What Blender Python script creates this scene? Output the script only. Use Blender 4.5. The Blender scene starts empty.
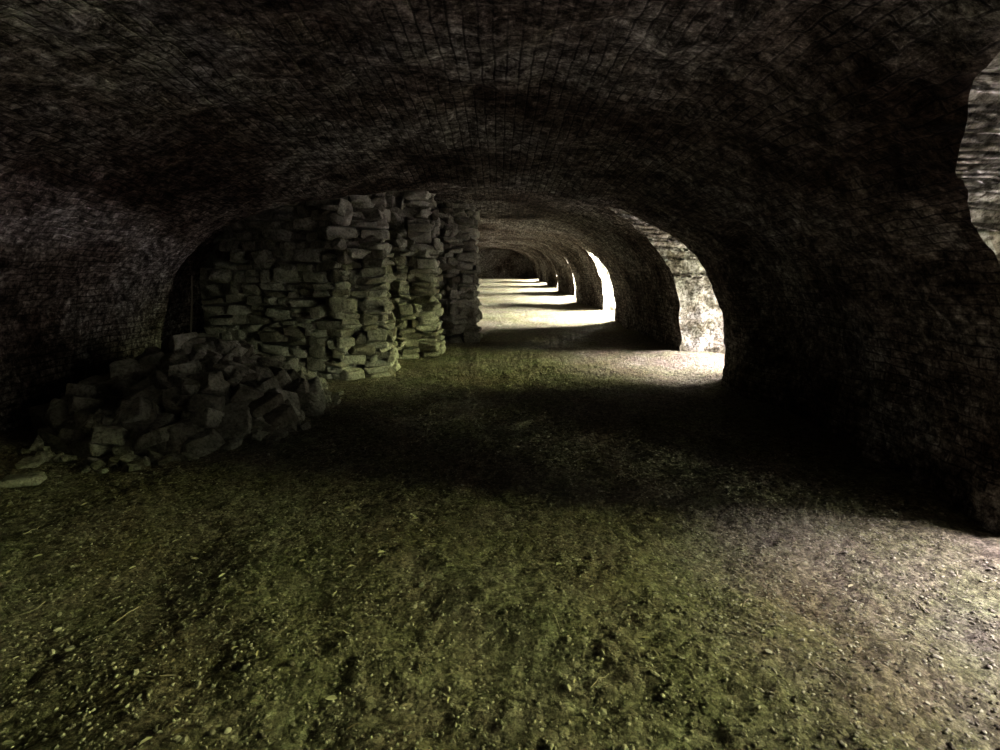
import bpy, bmesh, math, random, time
from mathutils import Vector, Matrix, noise
random.seed(7)
sc = bpy.context.scene
sc.view_settings.view_transform = 'Standard'

# ---------------------------------------------------------------- helpers
CX, A, B, N = -0.68, 3.42, 2.30, 2.7
END_Y, BACK_Y = 43.0, -9.0
BAY = 6.0
def link(ob):
    sc.collection.objects.link(ob); return ob
def mesh_obj(name, verts, faces, mat=None, smooth=False):
    me = bpy.data.meshes.new(name)
    me.from_pydata(verts, [], faces); me.update()
    if smooth:
        for p in me.polygons: p.use_smooth = True
    ob = bpy.data.objects.new(name, me); link(ob)
    if mat: me.materials.append(mat)
    return ob
def fbm(p, s, o=4):
    return noise.fractal(Vector(p)*s, 1.0, 2.0, o)

# ---------------------------------------------------------------- materials
def new_mat(name):
    m = bpy.data.materials.new(name); m.use_nodes = True
    nt = m.node_tree; nt.nodes.clear()
    out = nt.nodes.new('ShaderNodeOutputMaterial')
    b = nt.nodes.new('ShaderNodeBsdfPrincipled')
    b.inputs['Roughness'].default_value = 1.0
    b.inputs['Specular IOR Level'].default_value = 0.05
    nt.links.new(b.outputs[0], out.inputs[0])
    return m, nt, b
def ramp(nt, src, stops):
    r = nt.nodes.new('ShaderNodeValToRGB')
    el = r.color_ramp.elements
    while len(el) < len(stops): el.new(0.5)
    for e, (p, c) in zip(el, stops):
        e.position = p; e.color = (*c, 1) if len(c) == 3 else c
    nt.links.new(src, r.inputs[0]); return r.outputs[0]
def tex_noise(nt, vec, scale, detail=6, rough=0.6):
    n = nt.nodes.new('ShaderNodeTexNoise')
    n.inputs['Scale'].default_value = scale; n.inputs['Detail'].default_value = detail
    n.inputs['Roughness'].default_value = rough
    nt.links.new(vec, n.inputs['Vector']); return n.outputs['Fac']
def mix(nt, a, b, f, mode='MIX'):
    m = nt.nodes.new('ShaderNodeMix'); m.data_type = 'RGBA'; m.blend_type = mode
    for s, v in ((m.inputs[0], f), (m.inputs[6], a), (m.inputs[7], b)):
        if hasattr(v, 'node'): nt.links.new(v, s)
        elif isinstance(v, (int, float)): s.default_value = v
        else: s.default_value = (*v, 1)
    return m.outputs[2]
def math_n(nt, op, a, b=None):
    m = nt.nodes.new('ShaderNodeMath'); m.operation = op
    for i, v in enumerate((a, b)):
        if v is None: continue
        if hasattr(v, 'node'): nt.links.new(v, m.inputs[i])
        else: m.inputs[i].default_value = v
    return m.outputs[0]
def bump(nt, h, dist, prev=None, strength=1.0):
    b = nt.nodes.new('ShaderNodeBump'); b.inputs['Distance'].default_value = dist
    b.inputs['Strength'].default_value = strength
    nt.links.new(h, b.inputs['Height'])
    if prev: nt.links.new(prev, b.inputs['Normal'])
    return b.outputs[0]

def brick_mat():
    m, nt, b = new_mat('eroded_brick')
    tc = nt.nodes.new('ShaderNodeTexCoord'); obj = tc.outputs['Object']; uv = tc.outputs['UV']
    nz = nt.nodes.new('ShaderNodeTexNoise'); nz.inputs['Scale'].default_value = 5; nz.inputs['Detail'].default_value = 4
    nt.links.new(obj, nz.inputs['Vector'])
    vm = nt.nodes.new('ShaderNodeVectorMath'); vm.operation = 'MULTIPLY_ADD'
    vm.inputs[1].default_value = (0.045, 0.025, 0)
    nt.links.new(nz.outputs['Color'], vm.inputs[0]); nt.links.new(uv, vm.inputs[2])
    br = nt.nodes.new('ShaderNodeTexBrick')
    br.inputs['Scale'].default_value = 1
    br.inputs['Brick Width'].default_value = 0.18; br.inputs['Row Height'].default_value = 0.064
    br.inputs['Mortar Size'].default_value = 0.008; br.inputs['Mortar Smooth'].default_value = 0.6
    br.inputs['Color1'].default_value = (1, 1, 1, 1); br.inputs['Color2'].default_value = (.3, .3, .3, 1)
    br.inputs['Mortar'].default_value = (0.0, 0.0, 0.0, 1); br.inputs['Bias'].default_value = 0.0
    nt.links.new(vm.outputs[0], br.inputs['Vector'])
    big = tex_noise(nt, obj, 0.8, 5, 0.65)
    med = tex_noise(nt, obj, 7, 8, 0.8)
    fine = tex_noise(nt, obj, 20, 6, 0.8)
    mask = tex_noise(nt, obj, 2.3, 4, 0.6)
    base = ramp(nt, med, [(0.37, (.045, .039, .035)), (0.46, (.145, .134, .122)), (0.55, (.32, .306, .285)), (0.65, (.64, .625, .595))])
    spk = ramp(nt, fine, [(0.40, (.12, .11, .10)), (0.49, (.60, .58, .57)), (0.58, (1.0, 1.0, 1.0))])
    c = mix(nt, base, spk, 1.0, 'MULTIPLY')
    wh = ramp(nt, fine, [(0.56, (0, 0, 0)), (0.66, (.36, .355, .345))])
    c = mix(nt, c, wh, 1.0, 'ADD')
    stain = ramp(nt, big, [(0.38, (.20, .145, .12)), (0.48, (.6, .53, .48)), (0.58, (1, .99, .97))])
    c = mix(nt, c, stain, 1.0, 'MULTIPLY')
    bm = ramp(nt, br.outputs['Color'], [(0.0, (.18, .17, .165)), (0.4, (.70, .68, .67)), (1.0, (1.0, 1.0, 1.0))])
    mk = ramp(nt, mask, [(0.38, (.45, .45, .45)), (0.56, (1, 1, 1))])
    c = mix(nt, c, bm, mk, 'MULTIPLY')
    nt.links.new(c, b.inputs['Base Color'])
    n1 = bump(nt, med, 0.03)
    n2 = bump(nt, br.outputs['Color'], 0.012, n1, 0.7)
    n3 = bump(nt, fine, 0.014, n2)
    nt.links.new(n3, b.inputs['Normal'])
    return m

def stone_mat(name, dark=1.0):
    m, nt, b = new_mat(name)
    tc = nt.nodes.new('ShaderNodeTexCoord'); obj = tc.outputs['Object']
    geo = nt.nodes.new('ShaderNodeNewGeometry')
    med = tex_noise(nt, obj, 7, 8, 0.7); fine = tex_noise(nt, obj, 38, 6, 0.7)
    base = ramp(nt, med, [(0.3, (.13*dark, .125*dark, .105*dark)), (0.5, (.33*dark, .32*dark, .28*dark)), (0.7, (.52*dark, .51*dark, .46*dark))])
    isl = ramp(nt, geo.outputs['Random Per Island'], [(0, (.38, .35, .31)), (0.5, (.76, .75, .70)), (1, (1.0, 1.0, 0.95))])
    c = mix(nt, base, isl, 1.0, 'MULTIPLY')
    spk = ramp(nt, fine, [(0.36, (.45, .45, .43)), (0.55, (1, 1, 1))])
    nt.links.new(mix(nt, c, spk, 1.0, 'MULTIPLY'), b.inputs['Base Color'])
    n = bump(nt, med, 0.04); n = bump(nt, fine, 0.012, n)
    nt.links.new(n, b.inputs['Normal'])
    return m
def jamb_mat():
    m, nt, b = new_mat('opening_stonework')
    tc = nt.nodes.new('ShaderNodeTexCoord'); obj = tc.outputs['Object']
    vc = nt.nodes.new('ShaderNodeTexVoronoi'); vc.inputs['Scale'].default_value = 7
    nt.links.new(obj, vc.inputs['Vector'])
    med = tex_noise(nt, obj, 8, 8, 0.8); fine = tex_noise(nt, obj, 24, 6, .75)
    base = ramp(nt, med, [(0.38, (.10, .09, .07)), (0.5, (.36, .35, .30)), (0.62, (.72, .71, .63))])
    sepc = ramp(nt, vc.outputs['Color'], [(0.1, (.55, .5, .43)), (0.9, (1, 1, 1))])
    c = mix(nt, base, sepc, 1.0, 'MULTIPLY')
    spk = ramp(nt, fine, [(0.42, (.15, .14, .11)), (0.54, (1, 1, 1))])
    c = mix(nt, c, spk, .9, 'MULTIPLY')
    nt.links.new(c, b.inputs['Base Color'])
    n = bump(nt, med, 0.03); n = bump(nt, fine, .012, n)
    nt.links.new(n, b.inputs['Normal'])
    return m

def floor_mat():
    m, nt, b = new_mat('gravelly_earth')
    tc = nt.nodes.new('ShaderNodeTexCoord'); obj = tc.outputs['Object']
    big = tex_noise(nt, obj, 0.9, 5, 0.6); med = tex_noise(nt, obj, 16, 8, 0.8); fine = tex_noise(nt, obj, 70, 5, 0.75)
    moss = tex_noise(nt, obj, 1.6, 6, 0.7)
    vo = nt.nodes.new('ShaderNodeTexVoronoi'); vo.inputs['Scale'].default_value = 40
    nt.links.new(obj, vo.inputs['Vector'])
    base = ramp(nt, med, [(0.33, (.10, .09, .07)), (0.5, (.25, .23, .183)), (0.7, (.44, .415, .335))])
    mossc = ramp(nt, moss, [(0.42, (1, .95, .92)), (0.6, (.92, 1.0, .78))])
    base = mix(nt, base, mossc, 1.0, 'MULTIPLY')
    st = ramp(nt, big, [(0.35, (.78, .70, .62)), (0.6, (1, 1, 1))])
    c = mix(nt, base, st, 1.0, 'MULTIPLY')
    vc = ramp(nt, vo.outputs['Color'], [(0.1, (.35, .35, .35)), (0.8, (1., 1., 1.))])
    c = mix(nt, c, vc, 0.85, 'MULTIPLY')
    spk = ramp(nt, fine, [(0.38, (.3, .3, .3)), (0.6, (1, 1, 1))])
    c = mix(nt, c, spk, 0.9, 'MULTIPLY')
    nt.links.new(c, b.inputs['Base Color'])
    inv = math_n(nt, 'SUBTRACT', 1.0, vo.outputs['Distance'])
    n = bump(nt, med, 0.03); n = bump(nt, inv, 0.018, n); n = bump(nt, fine, 0.010, n)
    nt.links.new(n, b.inputs['Normal'])
    return m
def ground_mat():
    m, nt, b = new_mat('pale_quarry_grit')
    tc = nt.nodes.new('ShaderNodeTexCoord'); obj = tc.outputs['Object']
    med = tex_noise(nt, obj, 6, 8, 0.7)
    nt.links.new(ramp(nt, med, [(0.35, (.28, .28, .24)), (0.65, (.50, .49, .46))]), b.inputs['Base Color'])
    return m
def simple_mat(name, c1, c2):
    m, nt, b = new_mat(name)
    geo = nt.nodes.new('ShaderNodeNewGeometry')
    nt.links.new(ramp(nt, geo.outputs['Random Per Island'], [(0, c1), (1, c2)]), b.inputs['Base Color'])
    return m
M_BRICK = brick_mat(); M_STONE = stone_mat('limestone'); M_RUBBLE = stone_mat('rubble_limestone', 0.95)
M_FLOOR = floor_mat(); M_JAMB = jamb_mat()

# ---------------------------------------------------------------- tunnel profile
def vault_z(x):
    d = abs(x-CX)/A
    return 0 if d >= 1 else B*(1-d**N)**(1/N)
raw = []
for i in range(2001):
    t = math.pi*i/2000
    c, s = math.cos(t), math.sin(t)
    raw.append((CX+A*math.copysign(abs(c)**(2/N), c), B*max(s, 0)**(2/N)))
raw = [(CX+A, -0.4)] + raw + [(CX-A, -0.4)]
cum = [0]
for p, q in zip(raw, raw[1:]): cum.append(cum[-1]+math.dist(p, q))
NP = 180
SEG = cum[-1]/(NP-1)
prof = []; j = 0
for i in range(NP):
    L = cum[-1]*i/(NP-1)
    while j < len(cum)-2 and cum[j+1] < L: j += 1
    f = (L-cum[j])/max(cum[j+1]-cum[j], 1e-9)
    prof.append((raw[j][0]+(raw[j+1][0]-raw[j][0])*f, raw[j][1]+(raw[j+1][1]-raw[j][1])*f))
norms = []
for i in range(NP):
    a, b_ = prof[max(i-1, 0)], prof[min(i+1, NP-1)]
    tx, tz = b_[0]-a[0], b_[1]-a[1]; l = math.hypot(tx, tz)
    norms.append((tz/l, -tx/l))
def sstep(a, b, v):
    t = min(max((v-a)/(b-a), 0), 1); return t*t*(3-2*t)
def recess(x, y, z):
    k = math.floor(y/BAY); ph = y-k*BAY
    r = 0.0
    if y >= 5.9:
        amt = (0.16 if y < 11.9 else 0.30) + 0.12*sstep(0, -2.5, x)
        r = amt*sstep(0, 0.07, ph)*(1-sstep(2.6, 5.9, ph)*0.95)
    else:
        r = -0.05*sstep(4.9, 5.5, y)*(1-sstep(5.9, 6.1, y))
        r += 0.20*sstep(6.0, 2.6, y)*sstep(1.2, 2.1, z)*sstep(2.2, 0.8, x)
    if x > 1 and 3.5 < y < 5.4:
        top = 1.85*math.sqrt(max(0, 1-((y-4.45)/0.95)**2))**0.6
        r += 0.13*sstep(0, 0.15, top-z)*sstep(3.55, 3.7, y)*(1-sstep(4.8, 5.4, y))
    return r
def sstep_(a, b, v): return sstep(a, b, v)
def P(s, y):
    i = min(int(s), NP-2); f = s-i
    px = prof[i][0]*(1-f)+prof[i+1][0]*f; pz = prof[i][1]*(1-f)+prof[i+1][1]*f
    nx = norms[i][0]*(1-f)+norms[i+1][0]*f; nz = norms[i][1]*(1-f)+norms[i+1][1]*f
    p = (px, y, pz)
    d = recess(px, y, pz) + 0.04*fbm(p, 0.7, 3) + 0.03*fbm(p, 3.0, 3) + 0.02*fbm(p, 9, 3)
    if pz < 0.02: nz = 0
    return (px+nx*d, y, pz+nz*d)
def s_of_z(z):
    for i in range(NP//2):
        if prof[i+1][1] >= z:
            return i+(z-prof[i][1])/max(prof[i+1][1]-prof[i][1], 1e-9)
    return NP/2-1
ys = []
y = BACK_Y
while y < END_Y-.05:
    ys.append(y)
    ph = y-math.floor(y/BAY)*BAY
    nearop = ph > 5.6 or ph < 3.3
    y += (0.25 if not nearop else 0.09 if y < -1 else .055) if y < 1 else 0.05 if y < 9 else (0.08 if nearop else 0.14) if y < 20 else (0.1 if nearop else 0.3)
ys.append(END_Y)
for k in range(2, 8):
    for d in (0.0, 0.035, 0.07):
        if k*BAY+d < END_Y-.05: ys.append(k*BAY+d)
ys = sorted(set(round(v, 4) for v in ys))
ys = [v for i, v in enumerate(ys) if i == 0 or v-ys[i-1] > 0.008]
V = [P(i, y) for y in ys for i in range(NP)]
UV = [(y, i*SEG) for y in ys for i in range(NP)]
# openings: (y0, y1, spring, top)
OPEN = [(-5.9, -4.0, 1.05, 2.1), (0.30, 2.42, 1.5, 2.05), (6.08, 7.95, 1.05, 2.13)] + [(k*BAY+0.08, k*BAY+2.75, 1.3, 2.2) for k in range(2, 7)]
def top_at(o, y):
    y0, y1, SPRING, TOP = o; h = (y1-y0)/2; t = (y-(y0+y1)/2)/h
    return -9 if abs(t) >= 1 else SPRING+(TOP-SPRING)*math.sqrt(1-t*t)
F, FG = [], []
for j in range(len(ys)-1):
    yc = (ys[j]+ys[j+1])/2
    op = next((n for n, o in enumerate(OPEN) if o[0] < yc < o[1]), None)
    sm = s_of_z(top_at(OPEN[op], yc)) if op is not None else -1
    for i in range(NP-1):
        a = j*NP+i
        if i+0.5 < sm: FG.append((a, i, op)); continue
        F.append((a, a+1, a+NP+1, a+NP))
kept = {}
for f in F:
    for u, v in zip(f, f[1:]+f[:1]): kept[(min(u, v), max(u, v))] = kept.get((min(u, v), max(u, v)), 0)+1
bound = {}
for a, i, op in FG:
    f = (a, a+1, a+NP+1, a+NP)
    for u, v in zip(f, f[1:]+f[:1]):
        e = (min(u, v), max(u, v))
        if kept.get(e) == 1: bound.setdefault(op, set()).add(e)
for op, edges in bound.items():
    y0, y1, SPRING, TOP = OPEN[op]; h = (y1-y0)/2; cont = []
    for k in range(60): z = -0.4+(SPRING+0.4)*k/60; cont.append((y0, s_of_z(z)))
    for k in range(161):
        t = math.pi*k/160; cont.append(((y0+y1)/2-h*math.cos(t), s_of_z(SPRING+(TOP-SPRING)*math.sin(t))))
    for k in range(60): z = SPRING-(SPRING+0.4)*(k+1)/60; cont.append((y1, s_of_z(z)))
    cl = [0]
    for p, q in zip(cont, cont[1:]): cl.append(cl[-1]+math.hypot(q[0]-p[0], (q[1]-p[1])*SEG))
    adj = {}
    for u, v in edges: adj.setdefault(u, []).append(v); adj.setdefault(v, []).append(u)
    ends = sorted([v for v in adj if len(adj[v]) == 1], key=lambda v: ys[v//NP])
    chain = [ends[0]]; prev = None
    while True:
        nx_ = [w for w in adj[chain[-1]] if w != prev]
        if not nx_: break
        prev = chain[-1]; chain.append(nx_[0])
    par = []
    for v in chain:
        j, i = divmod(v, NP)
        kbest = min(range(len(cont)), key=lambda k: (cont[k][0]-ys[j])**2+((cont[k][1]-i)*SEG)**2)
        par.append(cl[kbest])
    par[0], par[-1] = 0, cl[-1]
    for k in range(1, len(par)): par[k] = max(par[k], par[k-1])
    for _ in range(16):
        par = [par[0]]+[(par[k-1]+par[k]+par[k+1])/3 for k in range(1, len(par)-1)]+[par[-1]]
    rings = {}
    for idx, v in enumerate(chain):
        L = par[idx]; k = 0
        while k < len(cl)-2 and cl[k+1] < L: k += 1
        f = (L-cl[k])/max(cl[k+1]-cl[k], 1e-9)
        yb = cont[k][0]*(1-f)+cont[k+1][0]*f; s = cont[k][1]*(1-f)+cont[k+1][1]*f
        ye = yb+0.05*fbm((op*7.0, yb, s*SEG), 2.2, 3)
        s0 = s
        if 0 < idx < len(chain)-1: s = max(0.01, s+0.5*fbm((op*3.0, yb, s*SEG), 2.5, 3))
        V[v] = P(s, ye); UV[v] = (ye, s*SEG)
        x, yy_, z = V[v]
        ii = min(int(s0), NP-2); zn = prof[ii][1]*(1-s0+ii)+prof[ii+1][1]*(s0-ii)
        zn += recess(x, yb, zn)*abs(norms[ii][1]) if zn > 0.02 else 0
        K = 34; ring = [v]
        for q in range(1, K+1):
            t = q/K; xx = x+(4.15-x)*t; w = min(1, q/5.0)
            yq = yy_*(1-w)+yb*w; zq = z*(1-w)+zn*w
            p = (xx+op*10, yb, zn)
            dy = (0.10*fbm(p, 1.3, 3)+0.05*fbm(p, 4.5, 3))*min(1, t*5)
            dz = (0.06*fbm((p[0], p[1]+9, p[2]), 3, 3))*min(1, t*5) if zn > .2 else 0
            V.append((xx, yq+dy, zq+dz)); UV.append((xx+3, L))
            ring.append(len(V)-1)
        rings[v] = ring
    for (u, v) in edges:
        for q in range(len(rings[u])-1):
            F.append((rings[u][q], rings[v][q], rings[v][q+1], rings[u][q+1]))
caps = {'wall_back': tuple(range(NP)), 'wall_far': tuple((len(ys)-1)*NP+i for i in range(NP))}
groups = {k: [v] for k, v in caps.items()}
NG = len(ys)*NP
for f in F:
    cx = sum(V[i][0] for i in f)/len(f); cz = sum(V[i][2] for i in f)/len(f)
    g = 'wall_right' if max(f) >= NG else 'ceiling' if cz > 1.35 else 'wall_right' if cx > CX else 'wall_left'
    groups.setdefault(g, []).append(f)
for g, fs in groups.items():
    used = {}; vv = []; nf = []
    for f in fs:
        t = []
        for i in f:
            if i not in used: used[i] = len(vv); vv.append(i)
            t.append(used[i])
        nf.append(tuple(t))
    ob = mesh_obj(g, [V[i] for i in vv], nf, M_BRICK, smooth=True)
    ob.data.materials.append(M_JAMB)
    for p_, f in zip(ob.data.polygons, fs):
        if max(f) >= NG: p_.material_index = 1
    uvl = ob.data.uv_layers.new(name='UVMap')
    for l in ob.data.loops:
        i = vv[l.vertex_index]
        uvl.data[l.index].uv = (V[i][0], V[i][2]) if g in caps else UV[i]

# ---------------------------------------------------------------- floor
def floor_z(x, y):
    p = (x, y, 0)
    z = 0.05*fbm(p, 0.7, 3)+0.014*fbm(p, 4, 4)+0.011*fbm(p, 18, 3)
    z += 0.10*sstep(-2.6, -3.9, x) + 0.05*sstep(2.3, 2.9, x)*(1-sstep(3, 4, x))
    return z
def stations(a, b, fine_a, fine_b, fine, coarse):
    r = []; v = a
    while v < b:
        r.append(v); v += fine if fine_a <= v < fine_b else coarse
    r.append(b); return r
def grid(name, xs, yy, mat):
    fv = [(x, y, floor_z(x, y)) for y in yy for x in xs]
    nx = len(xs)
    ff = [(j*nx+i, j*nx+i+1, (j+1)*nx+i+1, (j+1)*nx+i) for j in range(len(yy)-1) for i in range(nx-1)]
    return mesh_obj(name, fv, ff, mat, smooth=True)
yin = stations(BACK_Y-.5, END_Y+.5, 1.0, 7.0, 0.025, 0.14)
grid('floor', stations(-4.6, 3.6, -4.6, 3.6, 0.025, 0.3) + [3.85, 4.1], yin, M_FLOOR)
grid('ground', [4.1, 4.4, 4.8, 5.5, 6.5, 8, 12, 30, 100], [-100, -40, -15]+[BACK_Y+i*.5 for i in range(110)]+[60, 140], ground_mat())

# ---------------------------------------------------------------- stones
def add_stone(V, F, loc, size, rot, rough=0.2, bev=0.0):
    bm = bmesh.new()
    sx, sy, sz = [s/2 for s in size]
    for a in (-1, 1):
        for b_ in (-1, 1):
            for c in (-1, 1):
                j = lambda: 1-random.random()*rough*1.6
                bm.verts.new((a*sx*j(), b_*sy*j(), c*sz*j()))
    for _ in range(9):
        ax = random.randrange(3); p = [random.uniform(-.8, .8) for _ in range(3)]
        p[ax] = random.choice((-1, 1))*random.uniform(.95, 1.12)
        bm.verts.new((p[0]*sx, p[1]*sy, p[2]*sz))
    bmesh.ops.convex_hull(bm, input=bm.verts)
    bmesh.ops.delete(bm, geom=[v for v in bm.verts if not v.link_faces], context='VERTS')
    if bev: bmesh.ops.bevel(bm, geom=bm.edges[:], offset=min(size)*bev, segments=1, affect='EDGES')
    M = Matrix.Translation(loc) @ rot
    o = len(V); bm.verts.ensure_lookup_table()
    for i, v in enumerate(bm.verts): v.index = i; V.append(tuple(M @ v.co))
    for f in bm.faces: F.append(tuple(o+v.index for v in f.verts))
    bm.free()

def dry_wall(path, H, core, batter=0.05):
    V, F = [], []
    cen = Vector((sum(p[0] for p in core)/len(core), sum(p[1] for p in core)/len(core)))
    n = len(core)
    for z in (-0.1, H-0.15):
        for p in core: V.append((p[0], p[1], z))
    F.append(tuple(range(n))); F.append(tuple(n+i for i in range(n)))
    for i in range(n): F.append((i, (i+1) % n, n+(i+1) % n, n+i))
    for (a, b_) in zip(path, path[1:]):
        a2, b2 = Vector(a), Vector(b_); L = (b2-a2).length; d = (b2-a2)/L
        nrm = Vector((d.y, -d.x))
        if nrm.dot(((a2+b2)/2)-cen) < 0: nrm = -nrm
        z = -0.03
        while z < H:
            h = random.uniform(0.08, 0.2)
            s = random.uniform(-0.12, 0.0)
            while s < L-0.02:
                w = min(random.uniform(0.15, 0.42), L-s+0.06); w = max(w, .12)
                dep = random.uniform(0.3, 0.42)
                hh = h*random.uniform(0.8, 1.2)
                zj = z+random.uniform(-.02, .02)
                pos = a2+d*(s+w/2)+nrm*(random.uniform(-.06, .07)-dep/2+0.04-batter*z)
                az = math.atan2(d.y, d.x)
                if vault_z(pos.x)+0.3 > z:
                    if random.random() < 0.22 and w > .2 and h > .13:
                        for q in (0, 1):
                            add_stone(V, F, Vector((pos.x, pos.y, zj+hh*(.27+.5*q))), (w, dep, hh*.52), Matrix.Rotation(az+random.uniform(-.2, .2), 4, 'Z') @ Matrix.Rotation(random.uniform(-.1, .1), 4, 'Y'), .22, .05)
                    else:
                        rot = Matrix.Rotation(az+random.uniform(-.25, .25), 4, 'Z') @ Matrix.Rotation(random.uniform(-.14, .14), 4, 'Y') @ Matrix.Rotation(random.uniform(-.12, .12), 4, 'X')
                        add_stone(V, F, Vector((pos.x, pos.y, zj+hh/2)), (w*1.05, dep, hh*1.08), rot, .25, .06)
                s += w
            z += h*0.98
    return mesh_obj('dry_stone_wall', V, F, M_STONE)
dry_wall([(-4.3, 6.95), (-1.98, 6.2), (-1.45, 6.5), (-1.55, 7.15), (-4.0, 7.6)], 2.42,
         [(-4.2, 7.1), (-2.05, 6.45), (-1.7, 6.65), (-1.75, 6.95), (-4.1, 7.3)])
dry_wall([(-3.6, 8.0), (-1.5, 7.65), (-0.98, 7.85), (-1.02, 8.4), (-3.4, 8.7)], 2.44,
         [(-3.5, 8.2), (-1.6, 7.9), (-1.25, 8.0), (-1.25, 8.2), (-3.4, 8.5)])
dry_wall([(-3.2, 9.5), (-0.9, 9.15), (-0.44, 9.35), (-0.46, 10.2), (-3.0, 10.5)], 2.5,
         [(-3.1, 9.7), (-1.0, 9.4), (-0.7, 9.5), (-0.7, 10.0), (-3.0, 10.2)])

def rrot():
    return Matrix.Rotation(random.uniform(0, 6.28), 4, 'Z') @ Matrix.Rotation(random.uniform(-.6, .6), 4, 'X') @ Matrix.Rotation(random.uniform(-.6, .6), 4, 'Y')
V, F = [], []
def mound(x, y):
    dx, dy = (x+3.0)/1.12, (y-4.9)/1.3
    r = math.hypot(dx, dy); return 0.70*max(0, 1-r)**0.8
for _ in range(400):
    x = random.uniform(-3.85, -1.8); y = random.uniform(3.5, 6.1)
    m = mound(x, y)
    if m <= 0.0: continue
    s = random.uniform(0.14, 0.30)
    add_stone(V, F, Vector((x, y, floor_z(x, y)+m*random.uniform(.75, 1.05)-0.02+ s*0.1)), (s*random.uniform(1.1, 1.5), s, s*random.uniform(.5, .9)), rrot(), 0.24, .035)
for (x, y, z, a, b_, c) in [(-2.3, 4.6, .12, .46, .38, .3), (-2.75, 4.2, .11, .42, .32, .22), (-1.95, 4.95, .10, .42, .3, .24), (-2.55, 4.75, .28, .40, .33, .2),
        (-2.95, 4.6, .40, .40, .3, .2), (-2.4, 5.1, .22, .4, .3, .25), (-3.1, 4.4, .26, .36, .3, .2), (-2.7, 3.9, .05, .32, .24, .14), (-2.1, 4.5, .05, .28, .2, .14), (-3.1, 5.15, .6, .36, .3, .2)]:
    add_stone(V, F, Vector((x, y, z+floor_z(x, y))), (a, b_, c), rrot(), 0.22, .035)
for _ in range(80):
    a = random.uniform(-2.4, 0.5); r = random.uniform(.95, 1.2)
    x = -3.0+1.12*r*math.cos(a); y = 4.9+1.3*r*math.sin(a)
    if x < -3.6: continue
    s = random.uniform(.04, .11)
    add_stone(V, F, Vector((x, y, floor_z(x, y)+s*.2)), (s*1.3, s, s*.7), rrot(), 0.24, .035)
mesh_obj('rubble_heap', V, F, M_RUBBLE)
for (x, y, a, b_, c) in [(-3.2, 3.1, .24, .16, .06), (-3.4, 3.4, .22, .15, .06)]:
    V, F = [], []
    add_stone(V, F, Vector((x, y, floor_z(x, y)+c*.3)), (a, b_, c), Matrix.Rotation(random.uniform(0, 3), 4, 'Z'), .25, .06)
    mesh_obj('fallen_stone', V, F, M_RUBBLE)

# ---------------------------------------------------------------- pebbles / leaves / twigs
bmi = bmesh.new(); bmesh.ops.create_icosphere(bmi, subdivisions=1, radius=1)
iv = [v.co.copy() for v in bmi.verts]; bmi.verts.ensure_lookup_table(); ifc = [tuple(v.index for v in f.verts) for f in bmi.faces]; bmi.free()
V, F = [], []
for i in range(26000):
    y = 1.0+5.0*random.random()**1.5; x = random.uniform(-3.5, 2.5)
    s = random.uniform(.003, .008) if random.random() < .98 else random.uniform(.009, .015)
    o = len(V); R = Matrix.Rotation(random.uniform(0, 6), 3, 'Z'); z = floor_z(x, y)+s*.2
    sc3 = (random.uniform(.8, 1.4), random.uniform(.7, 1), random.uniform(.45, .8))
    for v in iv:
        k = random.uniform(.7, 1.25); w = R @ Vector((v.x*sc3[0]*k, v.y*sc3[1]*k, v.z*sc3[2]*k))*s
        V.append((x+w.x, y+w.y, z+w.z))
    F += [tuple(o+a for a in f) for f in ifc]
mesh_obj('gravel', V, F, simple_mat('pebble', (.06, .053, .04), (.29, .27, .21)))
V, F = [], []
for i in range(320):
    y = 1.1+4.5*random.random()**1.3; x = random.uniform(-3.4, -0.5) if random.random() < .65 else random.uniform(-3.4, 2.4)
    s = random.uniform(.010, .022); z = floor_z(x, y)+.006
    R = Matrix.Rotation(random.uniform(0, 6.28), 3, 'Z') @ Matrix.Rotation(random.uniform(-.35, .35), 3, 'X')
    pts = [(-1, 0, 0), (-.4, .4, .25), (.4, .35, .3), (1.1, 0, .1), (.4, -.35, .3), (-.4, -.4, .25), (0, 0, 0)]
    o = len(V)
    for p in pts: w = R @ Vector(p)*s; V.append((x+w.x, y+w.y, z+w.z+.003))
    F += [(o+a, o+(a+1) % 6, o+6) for a in range(6)]
mesh_obj('leaf_litter', V, F, simple_mat('dead_leaf', (.12, .10, .05), (.36, .34, .23)))
def tube(V, F, pts, r):
    n = 6; o = len(V)
    for i, p in enumerate(pts):
        d = (Vector(pts[min(i+1, len(pts)-1)])-Vector(pts[max(i-1, 0)])).normalized()
        q = d.to_track_quat('Z', 'Y'); rr = r*(1-.5*i/len(pts))
        for k in range(n):
            w = q @ Vector((math.cos(k*6.283/n)*rr, math.sin(k*6.283/n)*rr, 0)); V.append(tuple(Vector(p)+w))
    for i in range(len(pts)-1):
        for k in range(n): F.append((o+i*n+k, o+i*n+(k+1) % n, o+(i+1)*n+(k+1) % n, o+(i+1)*n+k))
V, F = [], []
for i in range(50):
    x = random.uniform(-3.3, 2.3); y = random.uniform(1.1, 4.2); L = random.uniform(.04, .13); a = random.uniform(0, 6.28)
    pts = []
    for k in range(5):
        xx = x+math.cos(a)*L*k/4; yk = y+math.sin(a)*L*k/4; a += random.uniform(-.15, .15)
        pts.append((xx, yk, floor_z(xx, yk)+.005))
    tube(V, F, pts, random.uniform(.0015, .003))
mesh_obj('twigs', V, F, simple_mat('twig', (.15, .12, .08), (.36, .32, .25)))
V, F = [], []
tube(V, F, [(-3.98, 6.35, 0), (-3.99, 6.42, .6), (-3.97, 6.5, 1.0), (-3.96, 6.55, 1.3)], .014)
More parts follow.
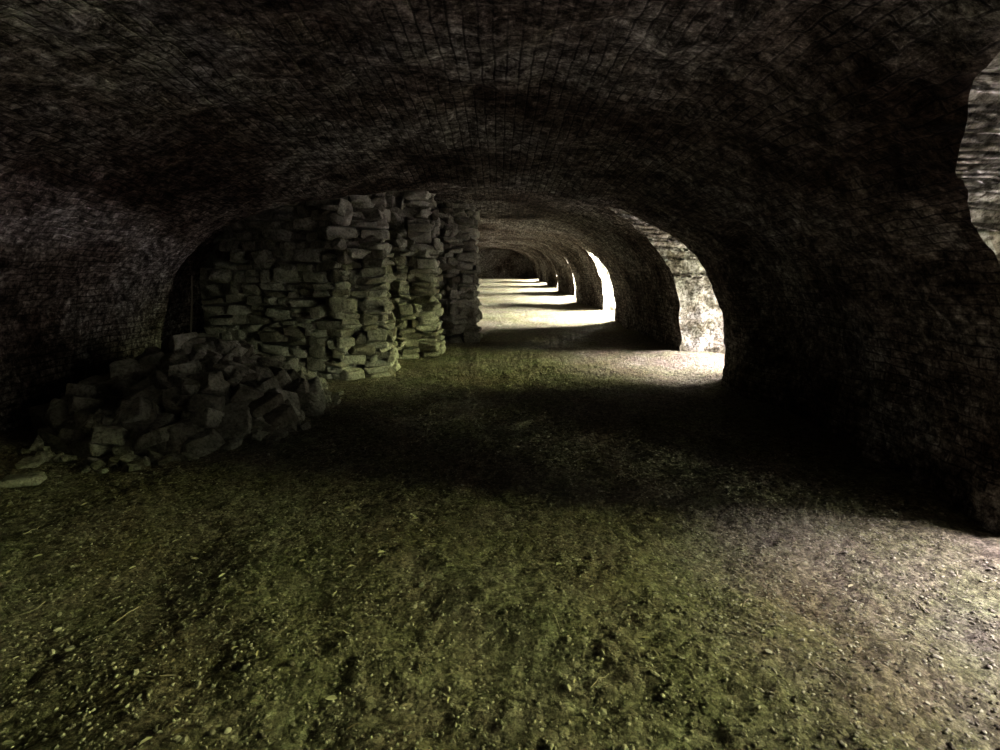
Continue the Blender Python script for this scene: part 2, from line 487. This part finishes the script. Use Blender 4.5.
mesh_obj('wooden_stake', V, F, simple_mat('old_wood', (.12, .11, .09), (.2, .18, .15)))

# ---------------------------------------------------------------- light
def sun(name, elev, az, col, st, ang):
    l = bpy.data.lights.new(name, 'SUN'); l.color = col; l.energy = st; l.angle = math.radians(ang)
    o = link(bpy.data.objects.new(name, l)); e, a = math.radians(elev), math.radians(az)
    d = Vector((-math.cos(e)*math.cos(a), -math.cos(e)*math.sin(a), -math.sin(e)))
    o.rotation_euler = d.to_track_quat('-Z', 'Y').to_euler(); o.location = (10, 0, 10)
sun('sky_glow', 48, -8, (1.0, .88, 1.0), 76.0, 34)
sun('foliage_glow', 17.5, -1, (.79, .86, .38), 13.0, 28)
sun('alcove_fill', 6, -42, (.88, .95, .62), 2.4, 12)  # weak fill sun added to brighten the left alcove and pier front
for k in range(2, 7):  # extra area lamps added outside the far openings to brighten their floor strips
    l = bpy.data.lights.new('daylight_boost', 'AREA'); l.shape = 'RECTANGLE'; l.size = 1.6; l.size_y = 1.8; l.energy = 8500
    l.color = (1.0, .98, .90)
    o = link(bpy.data.objects.new('daylight_boost', l)); o.location = (6.0, k*BAY+1.1, 3.0)
    o.rotation_euler = Vector((-5.5, 0, -3.0)).to_track_quat('-Z', 'Y').to_euler()
w = bpy.data.worlds.new('World'); sc.world = w; w.use_nodes = True
nt = w.node_tree; bg = nt.nodes['Background']
tc = nt.nodes.new('ShaderNodeTexCoord'); sp = nt.nodes.new('ShaderNodeSeparateXYZ')
nt.links.new(tc.outputs['Generated'], sp.inputs[0])
nt.links.new(ramp(nt, sp.outputs['Z'], [(0.0, (.75, .85, .5)), (0.25, (.9, .92, .8)), (0.5, (.92, .9, 1.0))]), bg.inputs[0])
bg.inputs[1].default_value = 2.2

# ---------------------------------------------------------------- camera
cam = bpy.data.cameras.new('camera'); cam.sensor_width = 36; cam.lens = 18.0; cam.clip_start = 0.05
co = link(bpy.data.objects.new('camera', cam)); co.location = (0, 0, 1.5)
co.rotation_euler = (math.radians(90-13.0), 0, 0)
sc.camera = co
